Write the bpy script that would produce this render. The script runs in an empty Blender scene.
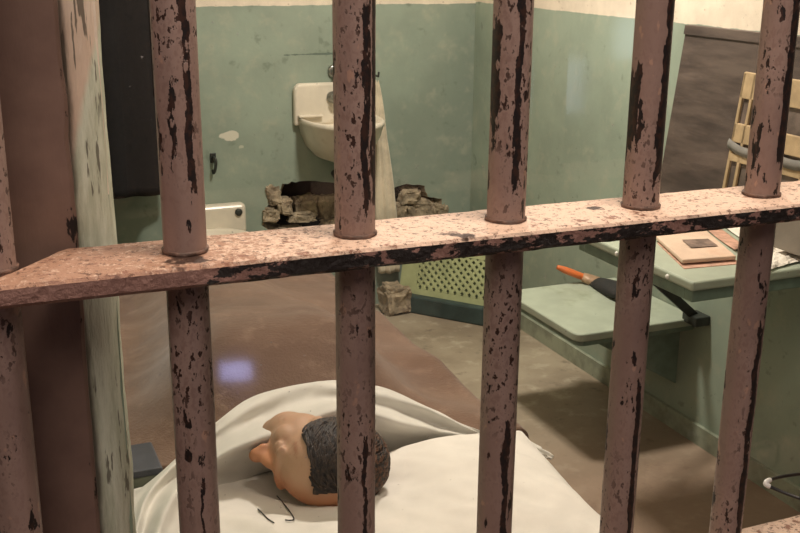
import bpy, bmesh, math, random
from mathutils import Vector, Matrix, noise
random.seed(7)
S = bpy.context.scene
COL = S.collection
PI = math.pi

# ---------------------------------------------------------------- camera
F = Vector((0.37060128, 0.88385321, -0.2854088))
RT = Vector((0.92307334, -0.38454603, 0.00774301))
UP = Vector((0.10290914, 0.26632283, 0.95837459))
CAM = Vector((-0.0125, -0.7922, 1.386))
FPX = 1061.2
cd = bpy.data.cameras.new('camera'); cam = bpy.data.objects.new('camera', cd); COL.objects.link(cam)
M3 = Matrix((RT, UP, -F)).transposed()
cam.matrix_world = Matrix.Translation(CAM) @ M3.to_4x4()
cd.sensor_width = 36; cd.lens = 36 * FPX / 800; cd.clip_start = .02
S.camera = cam

def at(px, py, ax, v):
    """world point on the plane ax=v that the photo shows at px,py"""
    d = F + RT * ((px - 400) / FPX) - UP * ((py - 266.5) / FPX)
    i = 'xyz'.index(ax)
    return CAM + d * ((v - CAM[i]) / d[i])

# ---------------------------------------------------------------- node helpers
class NT:
    def __init__(s, name):
        s.m = bpy.data.materials.new(name); s.m.use_nodes = True
        s.t = s.m.node_tree; s.N = s.t.nodes; s.L = s.t.links
        s.N.clear(); s.out = s.N.new('ShaderNodeOutputMaterial')
        s.tc = s.N.new('ShaderNodeTexCoord'); s.geo = s.N.new('ShaderNodeNewGeometry')
    def set(s, sock, v):
        if hasattr(v, 'is_linked') or isinstance(v, bpy.types.NodeSocket): s.L.new(v, sock)
        elif isinstance(v, (tuple, list)) and len(v) == 3 and sock.type == 'RGBA': sock.default_value = (*v, 1)
        else: sock.default_value = v
    def coord(s, scale=(1, 1, 1), loc=(0, 0, 0), kind='Object'):
        mp = s.N.new('ShaderNodeMapping'); s.L.new(s.tc.outputs[kind], mp.inputs[0])
        mp.inputs['Scale'].default_value = scale; mp.inputs['Location'].default_value = loc
        return mp.outputs[0]
    def noise(s, scale=5, detail=4, rough=.55, vec=None, dist=0):
        n = s.N.new('ShaderNodeTexNoise'); n.inputs['Scale'].default_value = scale
        n.inputs['Detail'].default_value = detail; n.inputs['Roughness'].default_value = rough
        n.inputs['Distortion'].default_value = dist
        s.L.new(vec if vec is not None else s.tc.outputs['Object'], n.inputs['Vector'])
        return n.outputs[0]
    def voro(s, scale, vec=None, feature='F1'):
        n = s.N.new('ShaderNodeTexVoronoi'); n.feature = feature; n.inputs['Scale'].default_value = scale
        s.L.new(vec if vec is not None else s.tc.outputs['Object'], n.inputs['Vector'])
        return n.outputs[0]
    def math(s, op, a, b=0.0, c=None):
        n = s.N.new('ShaderNodeMath'); n.operation = op
        s.set(n.inputs[0], a); s.set(n.inputs[1], b)
        if c is not None: s.set(n.inputs[2], c)
        return n.outputs[0]
    def step(s, v, lo, hi):
        n = s.N.new('ShaderNodeMapRange'); n.interpolation_type = 'SMOOTHSTEP'
        s.set(n.inputs[0], v); n.inputs[1].default_value = lo; n.inputs[2].default_value = hi
        n.inputs[3].default_value = 0; n.inputs[4].default_value = 1
        return n.outputs[0]
    def mix(s, f, a, b):
        n = s.N.new('ShaderNodeMix'); n.data_type = 'RGBA'
        s.set(n.inputs[0], f); s.set(n.inputs[6], a); s.set(n.inputs[7], b)
        return n.outputs[2]
    def xyz(s, v=None):
        n = s.N.new('ShaderNodeSeparateXYZ'); s.L.new(v if v is not None else s.tc.outputs['Object'], n.inputs[0])
        return n.outputs
    def nrm(s):
        return s.xyz(s.geo.outputs['Normal'])
    def bump(s, h, strength=.3, dist=.01):
        n = s.N.new('ShaderNodeBump'); n.inputs['Strength'].default_value = strength
        n.inputs['Distance'].default_value = dist; s.L.new(h, n.inputs['Height'])
        return n.outputs[0]
    def bsdf(s, color, rough=.6, metal=0, normal=None, spec=.5, sheen=0, sss=0):
        b = s.N.new('ShaderNodeBsdfPrincipled')
        s.set(b.inputs['Base Color'], color); s.set(b.inputs['Roughness'], rough)
        s.set(b.inputs['Metallic'], metal); s.set(b.inputs['Specular IOR Level'], spec)
        if sheen: b.inputs['Sheen Weight'].default_value = sheen
        if sss:
            b.inputs['Subsurface Weight'].default_value = sss; b.inputs['Subsurface Scale'].default_value = .01
        if normal is not None: s.L.new(normal, b.inputs['Normal'])
        s.L.new(b.outputs[0], s.out.inputs[0]); return s.m

def simple(name, c, rough=.6, metal=0, var=.25, scale=20, bump=.1, dist=.004, dirt=None, sheen=0):
    n = NT(name); a = n.noise(scale, 5)
    col = n.mix(n.step(a, .3, .7), tuple(x * (1 - var) for x in c), tuple(min(1, x * (1 + var * .6)) for x in c))
    if dirt: col = n.mix(n.step(n.noise(scale * .45, 6, .65), .55, .68), col, dirt)
    return n.bsdf(col, rough, metal, n.bump(a, bump, dist), sheen=sheen)

# ---------------------------------------------------------------- materials
PINK = (.325, .230, .198); RUST = (.013, .009, .009)
def bar_mat(i, stripes, chips=.615):
    """stripes: (x offset / r, half width / r, zlo, zhi)"""
    n = NT('peeling_bar_paint_%d' % i)
    v = n.coord((1, 1, .38), (i * 3.1, i * 1.7, i * .9)); v2 = n.coord((1, 1, .6), (i * 2.2, i, i * 5.))
    big = n.noise(70, 5, .62, v); fine = n.noise(190, 4, .62, v2); med = n.noise(12, 4, .6, v2)
    chip = n.step(big, chips, chips + .02)
    chip = n.math('MAXIMUM', chip, n.math('MULTIPLY', n.step(fine, .565, .60), n.step(med, .40, .60)))
    o = n.xyz(); wob = n.math('SUBTRACT', n.noise(80, 6, .65, v), .5)
    ang = n.math('ARCTAN2', o[0], n.math('MULTIPLY', o[1], -1.0))
    for off, hw, lo, hi in stripes:
        th = math.asin(off); az = math.atan2(i * .1397 + .0125, .792)
        dx = n.math('ABSOLUTE', n.math('ADD', n.math('SUBTRACT', ang, th - az), n.math('MULTIPLY', wob, 1.0)))
        m = n.math('LESS_THAN', dx, hw / max(.45, math.cos(th)))
        zz = n.math('ADD', o[2], n.math('MULTIPLY', wob, .12))
        m = n.math('MULTIPLY', m, n.math('MULTIPLY', n.math('GREATER_THAN', zz, lo), n.math('LESS_THAN', zz, hi)))
        chip = n.math('MAXIMUM', chip, n.math('MULTIPLY', m, n.step(n.noise(55, 4, .6, v2), .34, .38)))
    col = n.mix(n.step(med, .3, .7), (.265, .178, .152), PINK)
    col = n.mix(n.step(fine, .35, .5), (.25, .165, .14), col)
    col = n.mix(n.step(n.noise(70, 3, .5, v2), .66, .72), col, (.40, .25, .19))
    col = n.mix(chip, col, n.mix(n.step(fine, .45, .6), RUST, (.04, .018, .013)))
    h = n.math('SUBTRACT', n.math('MULTIPLY', fine, .25), chip)
    return n.bsdf(col, n.math('ADD', .42, n.math('MULTIPLY', chip, .1)), 0, n.bump(h, .6, .0012), spec=.35)

def cross_mat():
    n = NT('flaking_crossbar_paint')
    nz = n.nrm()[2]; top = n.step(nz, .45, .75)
    o = n.xyz()
    fl = n.noise(170, 6, .72); big = n.noise(16, 5, .6); vor = n.voro(110)
    right = n.step(o[0], .05, .36)
    flake = n.math('ADD', n.math('MULTIPLY', right, .25), fl)
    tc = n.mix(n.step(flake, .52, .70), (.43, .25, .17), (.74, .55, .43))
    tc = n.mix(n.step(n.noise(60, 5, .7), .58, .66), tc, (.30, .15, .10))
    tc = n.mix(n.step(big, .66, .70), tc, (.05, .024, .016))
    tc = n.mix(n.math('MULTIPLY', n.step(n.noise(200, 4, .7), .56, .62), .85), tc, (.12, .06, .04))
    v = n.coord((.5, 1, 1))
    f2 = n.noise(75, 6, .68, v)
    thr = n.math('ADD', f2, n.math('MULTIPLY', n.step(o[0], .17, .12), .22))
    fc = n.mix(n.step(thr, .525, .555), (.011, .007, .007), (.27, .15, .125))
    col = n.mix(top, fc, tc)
    h = n.math('ADD', fl, n.math('MULTIPLY', vor, .5))
    return n.bsdf(col, .55, 0, n.bump(h, .9, .0035), spec=.35)

def wall_mat(name, green, cream, line, seed=0, marks=(), cracks=True):
    n = NT(name)
    v = n.coord((1, 1, 1), (seed, seed * 2, 0)); o = n.xyz()
    a = n.noise(2.2, 6, .6, v); b = n.noise(14, 6, .65, v); c = n.noise(60, 4, .6, v)
    g = n.mix(n.step(a, .3, .7), tuple(x * .80 for x in green), tuple(x * 1.1 for x in green))
    g = n.mix(n.math('MULTIPLY', n.step(b, .5, .75), .5), g, (green[0] * 1.45, green[1] * 1.2, green[2] * 1.15))
    g = n.mix(n.math('MULTIPLY', n.step(b, .40, .30), .45), g, (.12, .15, .115))
    if cracks:
        cr = n.voro(1.7, n.coord((1, 1, 1.2), (seed, 0, seed)), 'DISTANCE_TO_EDGE')
        g = n.mix(n.math('MULTIPLY', n.step(cr, .008, .002), .45), g, (.1, .12, .09))
    for (x, y, z, sx, sy, sz, colr) in marks:
        mp = n.coord((1 / sx, 1 / sy, 1 / sz), (-x / sx, -y / sy, -z / sz))
        ln = n.N.new('ShaderNodeVectorMath'); ln.operation = 'LENGTH'; n.L.new(mp, ln.inputs[0])
        d = n.math('ADD', ln.outputs[1], n.math('MULTIPLY', n.math('SUBTRACT', b, .5), 4.5))
        g = n.mix(n.step(d, 1, .75), g, colr)
    cz = n.math('ADD', o[2], n.math('MULTIPLY', n.math('SUBTRACT', b, .5), .012))
    cr = n.mix(n.step(b, .35, .7), tuple(x * .86 for x in cream), cream)
    cr = n.mix(n.step(c, .66, .72), cr, (.45, .36, .28))
    col = n.mix(n.math('GREATER_THAN', cz, line), g, cr)
    h = n.math('ADD', b, n.math('MULTIPLY', c, .4))
    return n.bsdf(col, .5, 0, n.bump(h, .25, .004), spec=.3)

GREEN = (.290, .350, .285); CREAM = (.80, .70, .57)
M_back = wall_mat('green_wall_paint_back', GREEN, CREAM, 1.190, 0,
                  marks=[(.909, 3.04, .726, .034, .2, .013, (.62, .60, .50)), (.95, 3.04, .682, .013, .2, .01, (.45, .47, .38)),
                         (1.31, 3.04, 1.013, .17, .2, .003, (.13, .17, .14))], cracks=False)
M_right = wall_mat('green_wall_paint_right', (.315, .380, .305), CREAM, 1.195, 3.3, cracks=False)
M_left = wall_mat('green_wall_paint_left', (.27, .35, .26), CREAM, 1.197, 6.1)

def post_mat():
    n = NT('cracked_plaster_paint'); o = n.xyz()
    v = n.coord((1, 1, .12)); a = n.noise(90, 6, .7, v); b = n.noise(30, 5, .6, n.coord((1, 1, .3)))
    g = n.mix(n.step(a, .35, .6), (.52, .57, .43), (.72, .77, .62))
    c = n.mix(n.step(b, .35, .65), (.72, .57, .44), (.86, .74, .60))
    d = n.math('SUBTRACT', o[2], n.math('ADD', 1.205, n.math('MULTIPLY', n.math('SUBTRACT', o[0], .062), 3.6)))
    d = n.math('ADD', d, n.math('MULTIPLY', n.math('SUBTRACT', b, .5), .05))
    c = n.mix(n.step(d, -.01, .012), g, c)
    c = n.mix(n.step(b, .70, .73), c, (.55, .47, .37))
    crk = n.math('MULTIPLY', n.step(n.noise(130, 4, .6, n.coord((1, 1, .10), (2, 0, 0))), .60, .63), n.step(n.noise(26, 3, .5, n.coord((1, 1, .4))), .42, .55))
    c = n.mix(n.math('MULTIPLY', crk, .8), c, (.10, .09, .065))
    edge = n.math('ADD', o[0], n.math('MULTIPLY', n.math('SUBTRACT', b, .5), .012))
    c = n.mix(n.math('MULTIPLY', n.step(edge, .0705, .066), .8), c, (.10, .08, .06))
    return n.bsdf(c, .6, 0, n.bump(n.math('ADD', a, n.math('MULTIPLY', b, .8)), .8, .004), spec=.3)
M_post = post_mat()

def jamb_mat():
    n = NT('brown_jamb_paint'); o = n.xyz()
    a = n.noise(12, 5, .6); b = n.noise(45, 5, .65, n.coord((1, 1, .35)))
    c = n.mix(n.step(a, .3, .7), (.155, .097, .078), (.225, .145, .115))
    e = n.math('MULTIPLY', n.step(o[0], .045, .064), .20)
    c = n.mix(n.step(n.math('ADD', b, e), .74, .77), c, RUST)
    return n.bsdf(c, .5, 0, n.bump(b, .4, .002), spec=.35)
M_jamb = jamb_mat()

def floor_mat():
    n = NT('worn_concrete_floor')
    a = n.noise(2.5, 6, .6); b = n.noise(11, 6, .65); c = n.noise(50, 4)
    k = n.mix(n.step(a, .3, .7), (.24, .19, .135), (.40, .34, .25))
    k = n.mix(n.math('MULTIPLY', n.step(b, .52, .68), .6), k, (.52, .46, .35))
    k = n.mix(n.math('MULTIPLY', n.step(b, .42, .3), .6), k, (.13, .10, .075))
    k = n.mix(n.math('MULTIPLY', n.step(n.math('ADD', n.xyz()[1], n.math('MULTIPLY', a, -.6)), 1.7, .9), .75), k, n.mix(b, (.20, .12, .08), (.30, .20, .14)))
    return n.bsdf(k, .6, 0, n.bump(n.math('ADD', b, n.math('MULTIPLY', c, .4)), .3, .005))
M_floor = floor_mat()
M_ceil = simple('cream_ceiling_paint', (.72, .64, .52), .7)
M_conc = simple('broken_concrete', (.36, .29, .20), .9, 0, .45, 24, .9, .02, dirt=(.14, .10, .07))
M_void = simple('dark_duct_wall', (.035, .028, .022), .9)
M_porc = simple('aged_porcelain', (.70, .64, .53), .28, 0, .10, 9, .05, .002, dirt=(.50, .40, .27))
M_chrome = simple('dull_chrome', (.36, .37, .34), .3, .9, .2, 60)
M_towel = simple('cream_towel_cloth', (.66, .58, .44), .95, 0, .18, 18, .3, .004, sheen=.3)
M_coat = simple('black_wool', (.005, .004, .005), .95, 0, .4, 70, .3, .003)
M_iron = simple('dark_painted_iron', (.030, .035, .030), .5, .2, .3, 40)
M_teal = simple('dark_teal_paint', (.038, .066, .064), .55, 0, .3, 18)
M_seat = simple('pale_green_wood_paint', (.38, .43, .34), .45, 0, .12, 9, .15, .003, dirt=(.27, .31, .22))
M_edge = simple('green_edge_paint', (.15, .215, .17), .5, 0, .2, 25)
M_pillow = simple('white_cotton', (.78, .74, .68), .9, 0, .06, 12, .12, .004, sheen=.2)
M_sheet = simple('off_white_sheet', (.68, .655, .60), .9, 0, .10, 9, .15, .004, sheen=.2)
M_matt = simple('striped_mattress_ticking', (.42, .38, .32), .9, 0, .2, 30)
M_orange = simple('orange_lacquered_wood', (.62, .15, .035), .4, 0, .2, 30)
M_ferr = simple('tan_brush_ferrule', (.42, .27, .17), .45, .1, .2, 40)
M_bris = simple('dark_bristles', (.018, .018, .018), .8, 0, .5, 200, .6, .002)
M_paper = simple('yellowed_paper', (.66, .49, .37), .8, 0, .12, 14, .1, .002, dirt=(.62, .42, .30))
M_photo = simple('faded_printed_photo', (.20, .14, .11), .7, 0, .5, 40)
M_red = simple('faded_red_print', (.56, .33, .24), .7, 0, .3, 40)
M_white = simple('white_paper', (.80, .74, .65), .8, 0, .1, 20)
M_carton = simple('grey_brown_carton', (.24, .205, .17), .8, 0, .15, 12)
M_black = simple('black_rubber', (.010, .010, .010), .35, 0, .1, 20)
M_tip = simple('white_glint_and_screws', (.85, .84, .80), .3, 0, .05, 20)
M_navy = simple('dark_blue_board', (.055, .060, .075), .6, 0, .25, 15)
M_yellow = simple('yellowed_wood_frame', (.44, .32, .18), .6, 0, .2, 22, .2, .003)
M_pane = simple('dark_brown_picture', (.15, .115, .095), .5, 0, .5, 14)
M_swag = simple('grey_felt_band', (.19, .18, .16), .8, 0, .2, 20)

def board_mat():
    n = NT('dark_stained_board'); v = n.coord((1, .35, 2.5))
    a = n.noise(9, 6, .65, v); b = n.noise(40, 5, .6, n.coord((1, .15, 1)))
    c = n.mix(n.step(a, .3, .7), (.050, .037, .032), (.115, .087, .072))
    c = n.mix(n.math('MULTIPLY', n.step(b, .55, .75), .5), c, (.17, .13, .11))
    return n.bsdf(c, .5, 0, n.bump(b, .2, .002))
M_board = board_mat()

def blanket_mat():
    n = NT('brown_wool_blanket')
    a = n.noise(3, 5, .6); b = n.noise(180, 3, .6); c = n.noise(26, 5, .6)
    k = n.mix(n.step(a, .3, .7), (.125, .070, .046), (.195, .120, .082))
    k = n.mix(n.math('MULTIPLY', n.step(c, .5, .75), .5), k, (.27, .18, .13))
    return n.bsdf(k, .95, 0, n.bump(n.math('ADD', b, c), .5, .004), spec=.1, sheen=.35)
M_blanket = blanket_mat()

def skin_mat():
    n = NT('painted_dummy_skin'); o = n.xyz()
    a = n.noise(30, 5, .65); b = n.noise(14, 4, .6)
    # pale upper cheek, ruddier scalp and nose paint
    t = n.step(n.math('ADD', o[0], n.math('MULTIPLY', n.math('SUBTRACT', b, .5), .05)), -.03, .035)
    k = n.mix(t, (.50, .30, .19), (.46, .18, .08))
    k = n.mix(n.step(n.math('ADD', o[1], n.math('MULTIPLY', n.math('SUBTRACT', b, .5), .03)), -.085, -.10), k, (.52, .23, .11))
    k = n.mix(n.math('MULTIPLY', n.step(a, .56, .7), .6), k, (.34, .12, .06))
    return n.bsdf(k, .55, 0, n.bump(a, .35, .003), sss=.08)
M_skin = skin_mat()
def hair_mat():
    n = NT('dark_brown_hair'); o = n.xyz()
    v = n.coord((1, 1, .25)); a = n.noise(160, 4, .6, v); b = n.noise(22, 4, .6)
    k = n.mix(n.step(a, .35, .7), (.006, .006, .008), (.045, .028, .019))
    k = n.mix(n.math('MULTIPLY', n.step(n.math('ADD', o[1], n.math('MULTIPLY', n.math('SUBTRACT', b, .5), .06)), .025, .07), n.step(a, .4, .65)), k, (.15, .062, .032))
    return n.bsdf(k, .55, 0, n.bump(a, .8, .003), spec=.4)
M_hair = hair_mat()

def grille_mat():
    return simple('pale_green_vent_paint', (.43, .47, .25), .5, 0, .15, 14, .1, .002)
M_grille = grille_mat()

def glass_mat():
    n = NT('dusty_hazed_glass')
    tr = n.N.new('ShaderNodeBsdfTransparent'); tr.inputs[0].default_value = (.965, .98, .97, 1)
    gl = n.N.new('ShaderNodeBsdfGlossy'); gl.inputs['Roughness'].default_value = .06
    lw = n.N.new('ShaderNodeLayerWeight'); lw.inputs[0].default_value = .5
    f = n.math('ADD', .035, n.math('MULTIPLY', n.math('POWER', lw.outputs['Facing'], 5.0), .9))
    m1 = n.N.new('ShaderNodeMixShader'); n.L.new(f, m1.inputs[0]); n.L.new(tr.outputs[0], m1.inputs[1]); n.L.new(gl.outputs[0], m1.inputs[2])
    df = n.N.new('ShaderNodeBsdfDiffuse'); df.inputs[0].default_value = (.75, .74, .74, 1)
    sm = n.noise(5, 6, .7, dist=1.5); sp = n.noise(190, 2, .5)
    dust_haze = n.math('ADD', n.math('MULTIPLY', n.step(sm, .45, .75), .025), n.math('MULTIPLY', n.step(sp, .735, .76), .25))
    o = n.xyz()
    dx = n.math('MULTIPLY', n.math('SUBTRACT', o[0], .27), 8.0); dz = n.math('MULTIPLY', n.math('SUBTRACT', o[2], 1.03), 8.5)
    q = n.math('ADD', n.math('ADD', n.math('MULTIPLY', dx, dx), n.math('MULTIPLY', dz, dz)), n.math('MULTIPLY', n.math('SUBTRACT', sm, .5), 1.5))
    dust_haze = n.math('ADD', dust_haze, n.math('MULTIPLY', n.step(q, 1.3, .0), .10))  # pale haze patch: a reflection painted into the pane, over the real dust
    m2 = n.N.new('ShaderNodeMixShader'); n.L.new(dust_haze, m2.inputs[0]); n.L.new(m1.outputs[0], m2.inputs[1]); n.L.new(df.outputs[0], m2.inputs[2])
    n.L.new(m2.outputs[0], n.out.inputs[0]); return n.m
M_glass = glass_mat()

# ---------------------------------------------------------------- mesh helpers
def link(name, bm, mats, parent=None, smooth=False, loc=None):
    me = bpy.data.meshes.new(name); bmesh.ops.recalc_face_normals(bm, faces=bm.faces[:]); bm.to_mesh(me); bm.free()
    if not isinstance(mats, (list, tuple)): mats = [mats]
    for m in mats: me.materials.append(m)
    if smooth:
        for p in me.polygons: p.use_smooth = True
    o = bpy.data.objects.new(name, me); COL.objects.link(o)
    if parent is not None: o.parent = parent
    if loc is not None: o.location = loc
    return o
def thing(name, label, cat, loc=(0, 0, 0), rz=0, group=None):
    o = bpy.data.objects.new(name, None); COL.objects.link(o); o.empty_display_size = .05
    o.location = loc; o.rotation_euler = (0, 0, rz); o['label'] = label; o['category'] = cat
    if group: o['group'] = group
    return o
def tag(o, label, cat, group=None):
    o['label'] = label; o['category'] = cat
    if group: o['group'] = group
    return o
def struct(o): o['kind'] = 'structure'; return o
def bevel_mod(o, w=.004, seg=2):
    m = o.modifiers.new('bevel', 'BEVEL'); m.width = w; m.segments = seg; m.limit_method = 'ANGLE'; m.angle_limit = .6
    return o
def subsurf(o, lv=2):
    m = o.modifiers.new('subdivision', 'SUBSURF'); m.levels = lv; m.render_levels = lv; return o
def box(bm, a, b, mi=0):
    vs = [bm.verts.new((x, y, z)) for z in (a[2], b[2]) for y in (a[1], b[1]) for x in (a[0], b[0])]
    for f in ((0, 2, 3, 1), (4, 5, 7, 6), (0, 1, 5, 4), (2, 6, 7, 3), (0, 4, 6, 2), (1, 3, 7, 5)):
        bm.faces.new([vs[i] for i in f]).material_index = mi
    return vs
def prism(bm, poly, z0, z1, mi=0):
    lo = [bm.verts.new((x, y, z0)) for x, y in poly]; hi = [bm.verts.new((x, y, z1)) for x, y in poly]
    n = len(poly)
    fs = [bm.faces.new(lo[::-1]), bm.faces.new(hi)] + [bm.faces.new((lo[i], lo[(i + 1) % n], hi[(i + 1) % n], hi[i])) for i in range(n)]
    for f in fs: f.material_index = mi
    return lo, hi
def slab(bm, quad, th, nrm=None):
    """quad of 3D points thickened along nrm"""
    q = [Vector(p) for p in quad]
    n = Vector(nrm) if nrm is not None else (q[1] - q[0]).cross(q[2] - q[0]).normalized()
    a = [bm.verts.new(p) for p in q]; b = [bm.verts.new(p + n * th) for p in q]; k = len(q)
    bm.faces.new(a[::-1]); bm.faces.new(b)
    for i in range(k): bm.faces.new((a[i], a[(i + 1) % k], b[(i + 1) % k], b[i]))
def tube(bm, pts, r, seg=10, cap=True):
    pts = [Vector(p) for p in pts]; n = len(pts)
    rs = r if isinstance(r, (list, tuple)) else [r] * n
    rings = []; ref = None
    for i, p in enumerate(pts):
        t = (pts[min(i + 1, n - 1)] - pts[max(i - 1, 0)]).normalized()
        if ref is None: ref = t.orthogonal().normalized()
        ref = (ref - t * ref.dot(t)).normalized(); b = t.cross(ref)
        rings.append([bm.verts.new(p + (ref * math.cos(a) + b * math.sin(a)) * rs[i]) for a in [2 * PI * k / seg for k in range(seg)]])
    for i in range(n - 1):
        for k in range(seg): bm.faces.new((rings[i][k], rings[i][(k + 1) % seg], rings[i + 1][(k + 1) % seg], rings[i + 1][k]))
    if cap: bm.faces.new(rings[0][::-1]); bm.faces.new(rings[-1])
def spline(pts, n=8):
    pts = [Vector(p) for p in pts]; out = []
    for i in range(len(pts) - 1):
        p0 = pts[max(i - 1, 0)]; p1 = pts[i]; p2 = pts[i + 1]; p3 = pts[min(i + 2, len(pts) - 1)]
        for k in range(n):
            t = k / n
            out.append(.5 * ((2 * p1) + (p2 - p0) * t + (2 * p0 - 5 * p1 + 4 * p2 - p3) * t * t + (3 * p1 - p0 - 3 * p2 + p3) * t ** 3))
    out.append(pts[-1]); return out
def grid(bm, rows, mi=0):
    vs = [[bm.verts.new(p) for p in r] for r in rows]
    for i in range(len(vs) - 1):
        for j in range(len(vs[0]) - 1):
            bm.faces.new((vs[i][j], vs[i][j + 1], vs[i + 1][j + 1], vs[i + 1][j])).material_index = mi
    return vs
def lathe(bm, prof, c=(0, 0, 0), axis='z', seg=20):
    rings = []
    for r, h in prof:
        ring = []
        for k in range(seg):
            a = 2 * PI * k / seg
            p = (r * math.cos(a), r * math.sin(a), h)
            if axis == 'y': p = (p[0], p[2], p[1])
            if axis == 'x': p = (p[2], p[0], p[1])
            ring.append(bm.verts.new(Vector(c) + Vector(p)))
        rings.append(ring)
    for i in range(len(rings) - 1):
        for k in range(seg): bm.faces.new((rings[i][k], rings[i][(k + 1) % seg], rings[i + 1][(k + 1) % seg], rings[i + 1][k]))
    bm.faces.new(rings[0][::-1]); bm.faces.new(rings[-1])
def ell(bm, c, r, rot=None, u=20, v=12):
    m = Matrix.Translation(c) @ (rot.to_4x4() if rot is not None else Matrix.Identity(4)) @ Matrix.Diagonal((*r, 1))
    bmesh.ops.create_uvsphere(bm, u_segments=u, v_segments=v, radius=1, matrix=m)
def nz(x, y, z=0): return noise.noise(Vector((x, y, z)))
def sm(t): t = max(0, min(1, t)); return t * t * (3 - 2 * t)

# ---------------------------------------------------------------- the cell (structure)
RX, DY, LX, CZ = 1.906, 3.04, .10, 2.25
bm = bmesh.new(); box(bm, (-2.5, -3.2, -.08), (3.2, DY + .9, 0)); struct(link('floor', bm, M_floor))
bm = bmesh.new(); box(bm, (-.14, .05, CZ), (RX + .14, DY + .12, CZ + .1)); struct(link('ceiling', bm, M_ceil))
bm = bmesh.new(); box(bm, (RX, .06, 0), (RX + .12, DY + .12, CZ)); struct(link('wall_right', bm, M_right))
# left wall: its rough plaster end is the pale post beside the bars
bm = bmesh.new()
rows = []
prof = [(-.12, .062), (.03, .062), (.066, .062), (.076, .0615), (.086, .064), (.093, .069), (.0975, .076), (.099, .09), (.10, .12), (.10, .4), (.10, DY)]
for k in range(91):
    z = CZ * k / 90
    rows.append([(x + (.0025 * nz(x * 40, z * 9) + .0015 * nz(x * 90, z * 30, 4)) * (1 if .05 < x and y < .3 else 0),
                  y + (.003 * nz(x * 50, z * 12, 7) if x > .05 and y < .3 else 0), z) for x, y in prof])
grid(bm, rows)
vs = bm.verts
struct(link('wall_left', bm, [M_post], smooth=True))
o = bpy.data.objects['wall_left']
o.data.materials.append(M_left)
for p in o.data.polygons:
    if p.center.y > .3: p.material_index = 1
bm = bmesh.new(); box(bm, (-.12, .07, 0), (.094, DY, CZ)); struct(link('wall_left_core', bm, M_left)).name = 'wall_left.001'

# back wall with the broken opening under the basin
hole_px = [(262, 226), (268, 205), (278, 196), (283, 184), (300, 181), (330, 182), (352, 184), (372, 181), (392, 189), (402, 184), (424, 186),
           (428, 197), (441, 199), (443, 216), (432, 236), (400, 244), (360, 240), (320, 246), (285, 240)]
hole = [at(x, y, 'y', DY) for x, y in hole_px]
hp = []
for i, p in enumerate(hole):
    q = hole[(i + 1) % len(hole)]
    for k in range(4):
        t = k / 4; m = p.lerp(q, t); m.x += .008 * nz(m.x * 60, m.z * 60); m.z += .008 * nz(m.x * 60, m.z * 60, 9); hp.append(m)
bm = bmesh.new()
out = [bm.verts.new(p) for p in ((-.12, DY, 0), (RX + .12, DY, 0), (RX + .12, DY, CZ), (-.12, DY, CZ))]
inn = [bm.verts.new(p) for p in hp]
ed = [bm.edges.new((l[i], l[(i + 1) % len(l)])) for l in (out, inn) for i in range(len(l))]
bmesh.ops.triangle_fill(bm, use_beauty=True, edges=ed, normal=(0, -1, 0))
cx = sum(p.x for p in hp) / len(hp); cz = sum(p.z for p in hp) / len(hp)
prev = inn
for d, s in ((.05, .93), (.12, .88)):
    ring = [bm.verts.new((cx + (p.x - cx) * s + .01 * nz(p.x * 30, p.z * 30, d), DY + d + .02 * nz(p.x * 30, p.z * 30, 2), cz + (p.z - cz) * s)) for p in hp]
    for i in range(len(hp)):
        bm.faces.new((prev[i], prev[(i + 1) % len(hp)], ring[(i + 1) % len(hp)], ring[i])).material_index = 1
    prev = ring
ob = [bm.verts.new((v.co.x, DY + .12, v.co.z)) for v in out]
for i in range(4): bm.faces.new((out[i], out[(i + 1) % 4], ob[(i + 1) % 4], ob[i]))
struct(link('wall_back', bm, [M_back, M_conc]))
bm = bmesh.new(); box(bm, (.7, DY + .55, 0), (2.0, DY + .6, 1.2)); box(bm, (.7, DY + .122, .9), (2.0, DY + .55, 1.0))
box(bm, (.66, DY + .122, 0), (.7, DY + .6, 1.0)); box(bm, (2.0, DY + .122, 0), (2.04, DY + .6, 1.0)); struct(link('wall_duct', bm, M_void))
# broken plaster ledges around the opening (part of the wall)
bm = bmesh.new()
def chunk(c, r, seed):
    b2 = bmesh.new(); bmesh.ops.create_icosphere(b2, subdivisions=4, radius=1)
    base = len(bm.verts); mp = {}
    for v in b2.verts:
        d = Vector([math.copysign(abs(t) ** .5, t) for t in v.co])
        d *= 1 + .45 * nz(v.co.x * 1.3 + seed, v.co.y * 1.3, v.co.z * 1.3) + .22 * nz(v.co.x * 4 + seed, v.co.y * 4, v.co.z * 4) + .10 * nz(v.co.x * 10, v.co.y * 10 + seed, v.co.z * 10)
        mp[v] = bm.verts.new((c[0] + d.x * r[0], c[1] + d.y * r[1], c[2] + d.z * r[2]))
    for f in b2.faces: bm.faces.new([mp[v] for v in f.verts])
    b2.free()
for i, (x, y, sx, sz) in enumerate([(273, 194, .03, .035), (284, 206, .03, .03), (268, 214, .03, .025), (302, 217, .05, .018),
                                    (335, 222, .05, .014), (410, 196, .045, .03), (420, 212, .06, .045), (438, 212, .03, .04), (398, 214, .03, .04), (428, 228, .05, .04), (290, 232, .05, .02), (345, 232, .07, .02), (392, 236, .05, .02)]):
    c = at(x, y, 'y', DY + .015); chunk(c, (sx, .03, sz), i * 3.7)
for x, y, sx, sz in ((305, 207, .05, .045), (330, 206, .05, .05), (360, 207, .06, .045)):
    c = at(x, y, 'y', DY + .075); chunk(c, (sx, .03, sz), x * .37)
o = struct(link('trim_1', bm, M_conc))

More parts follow.
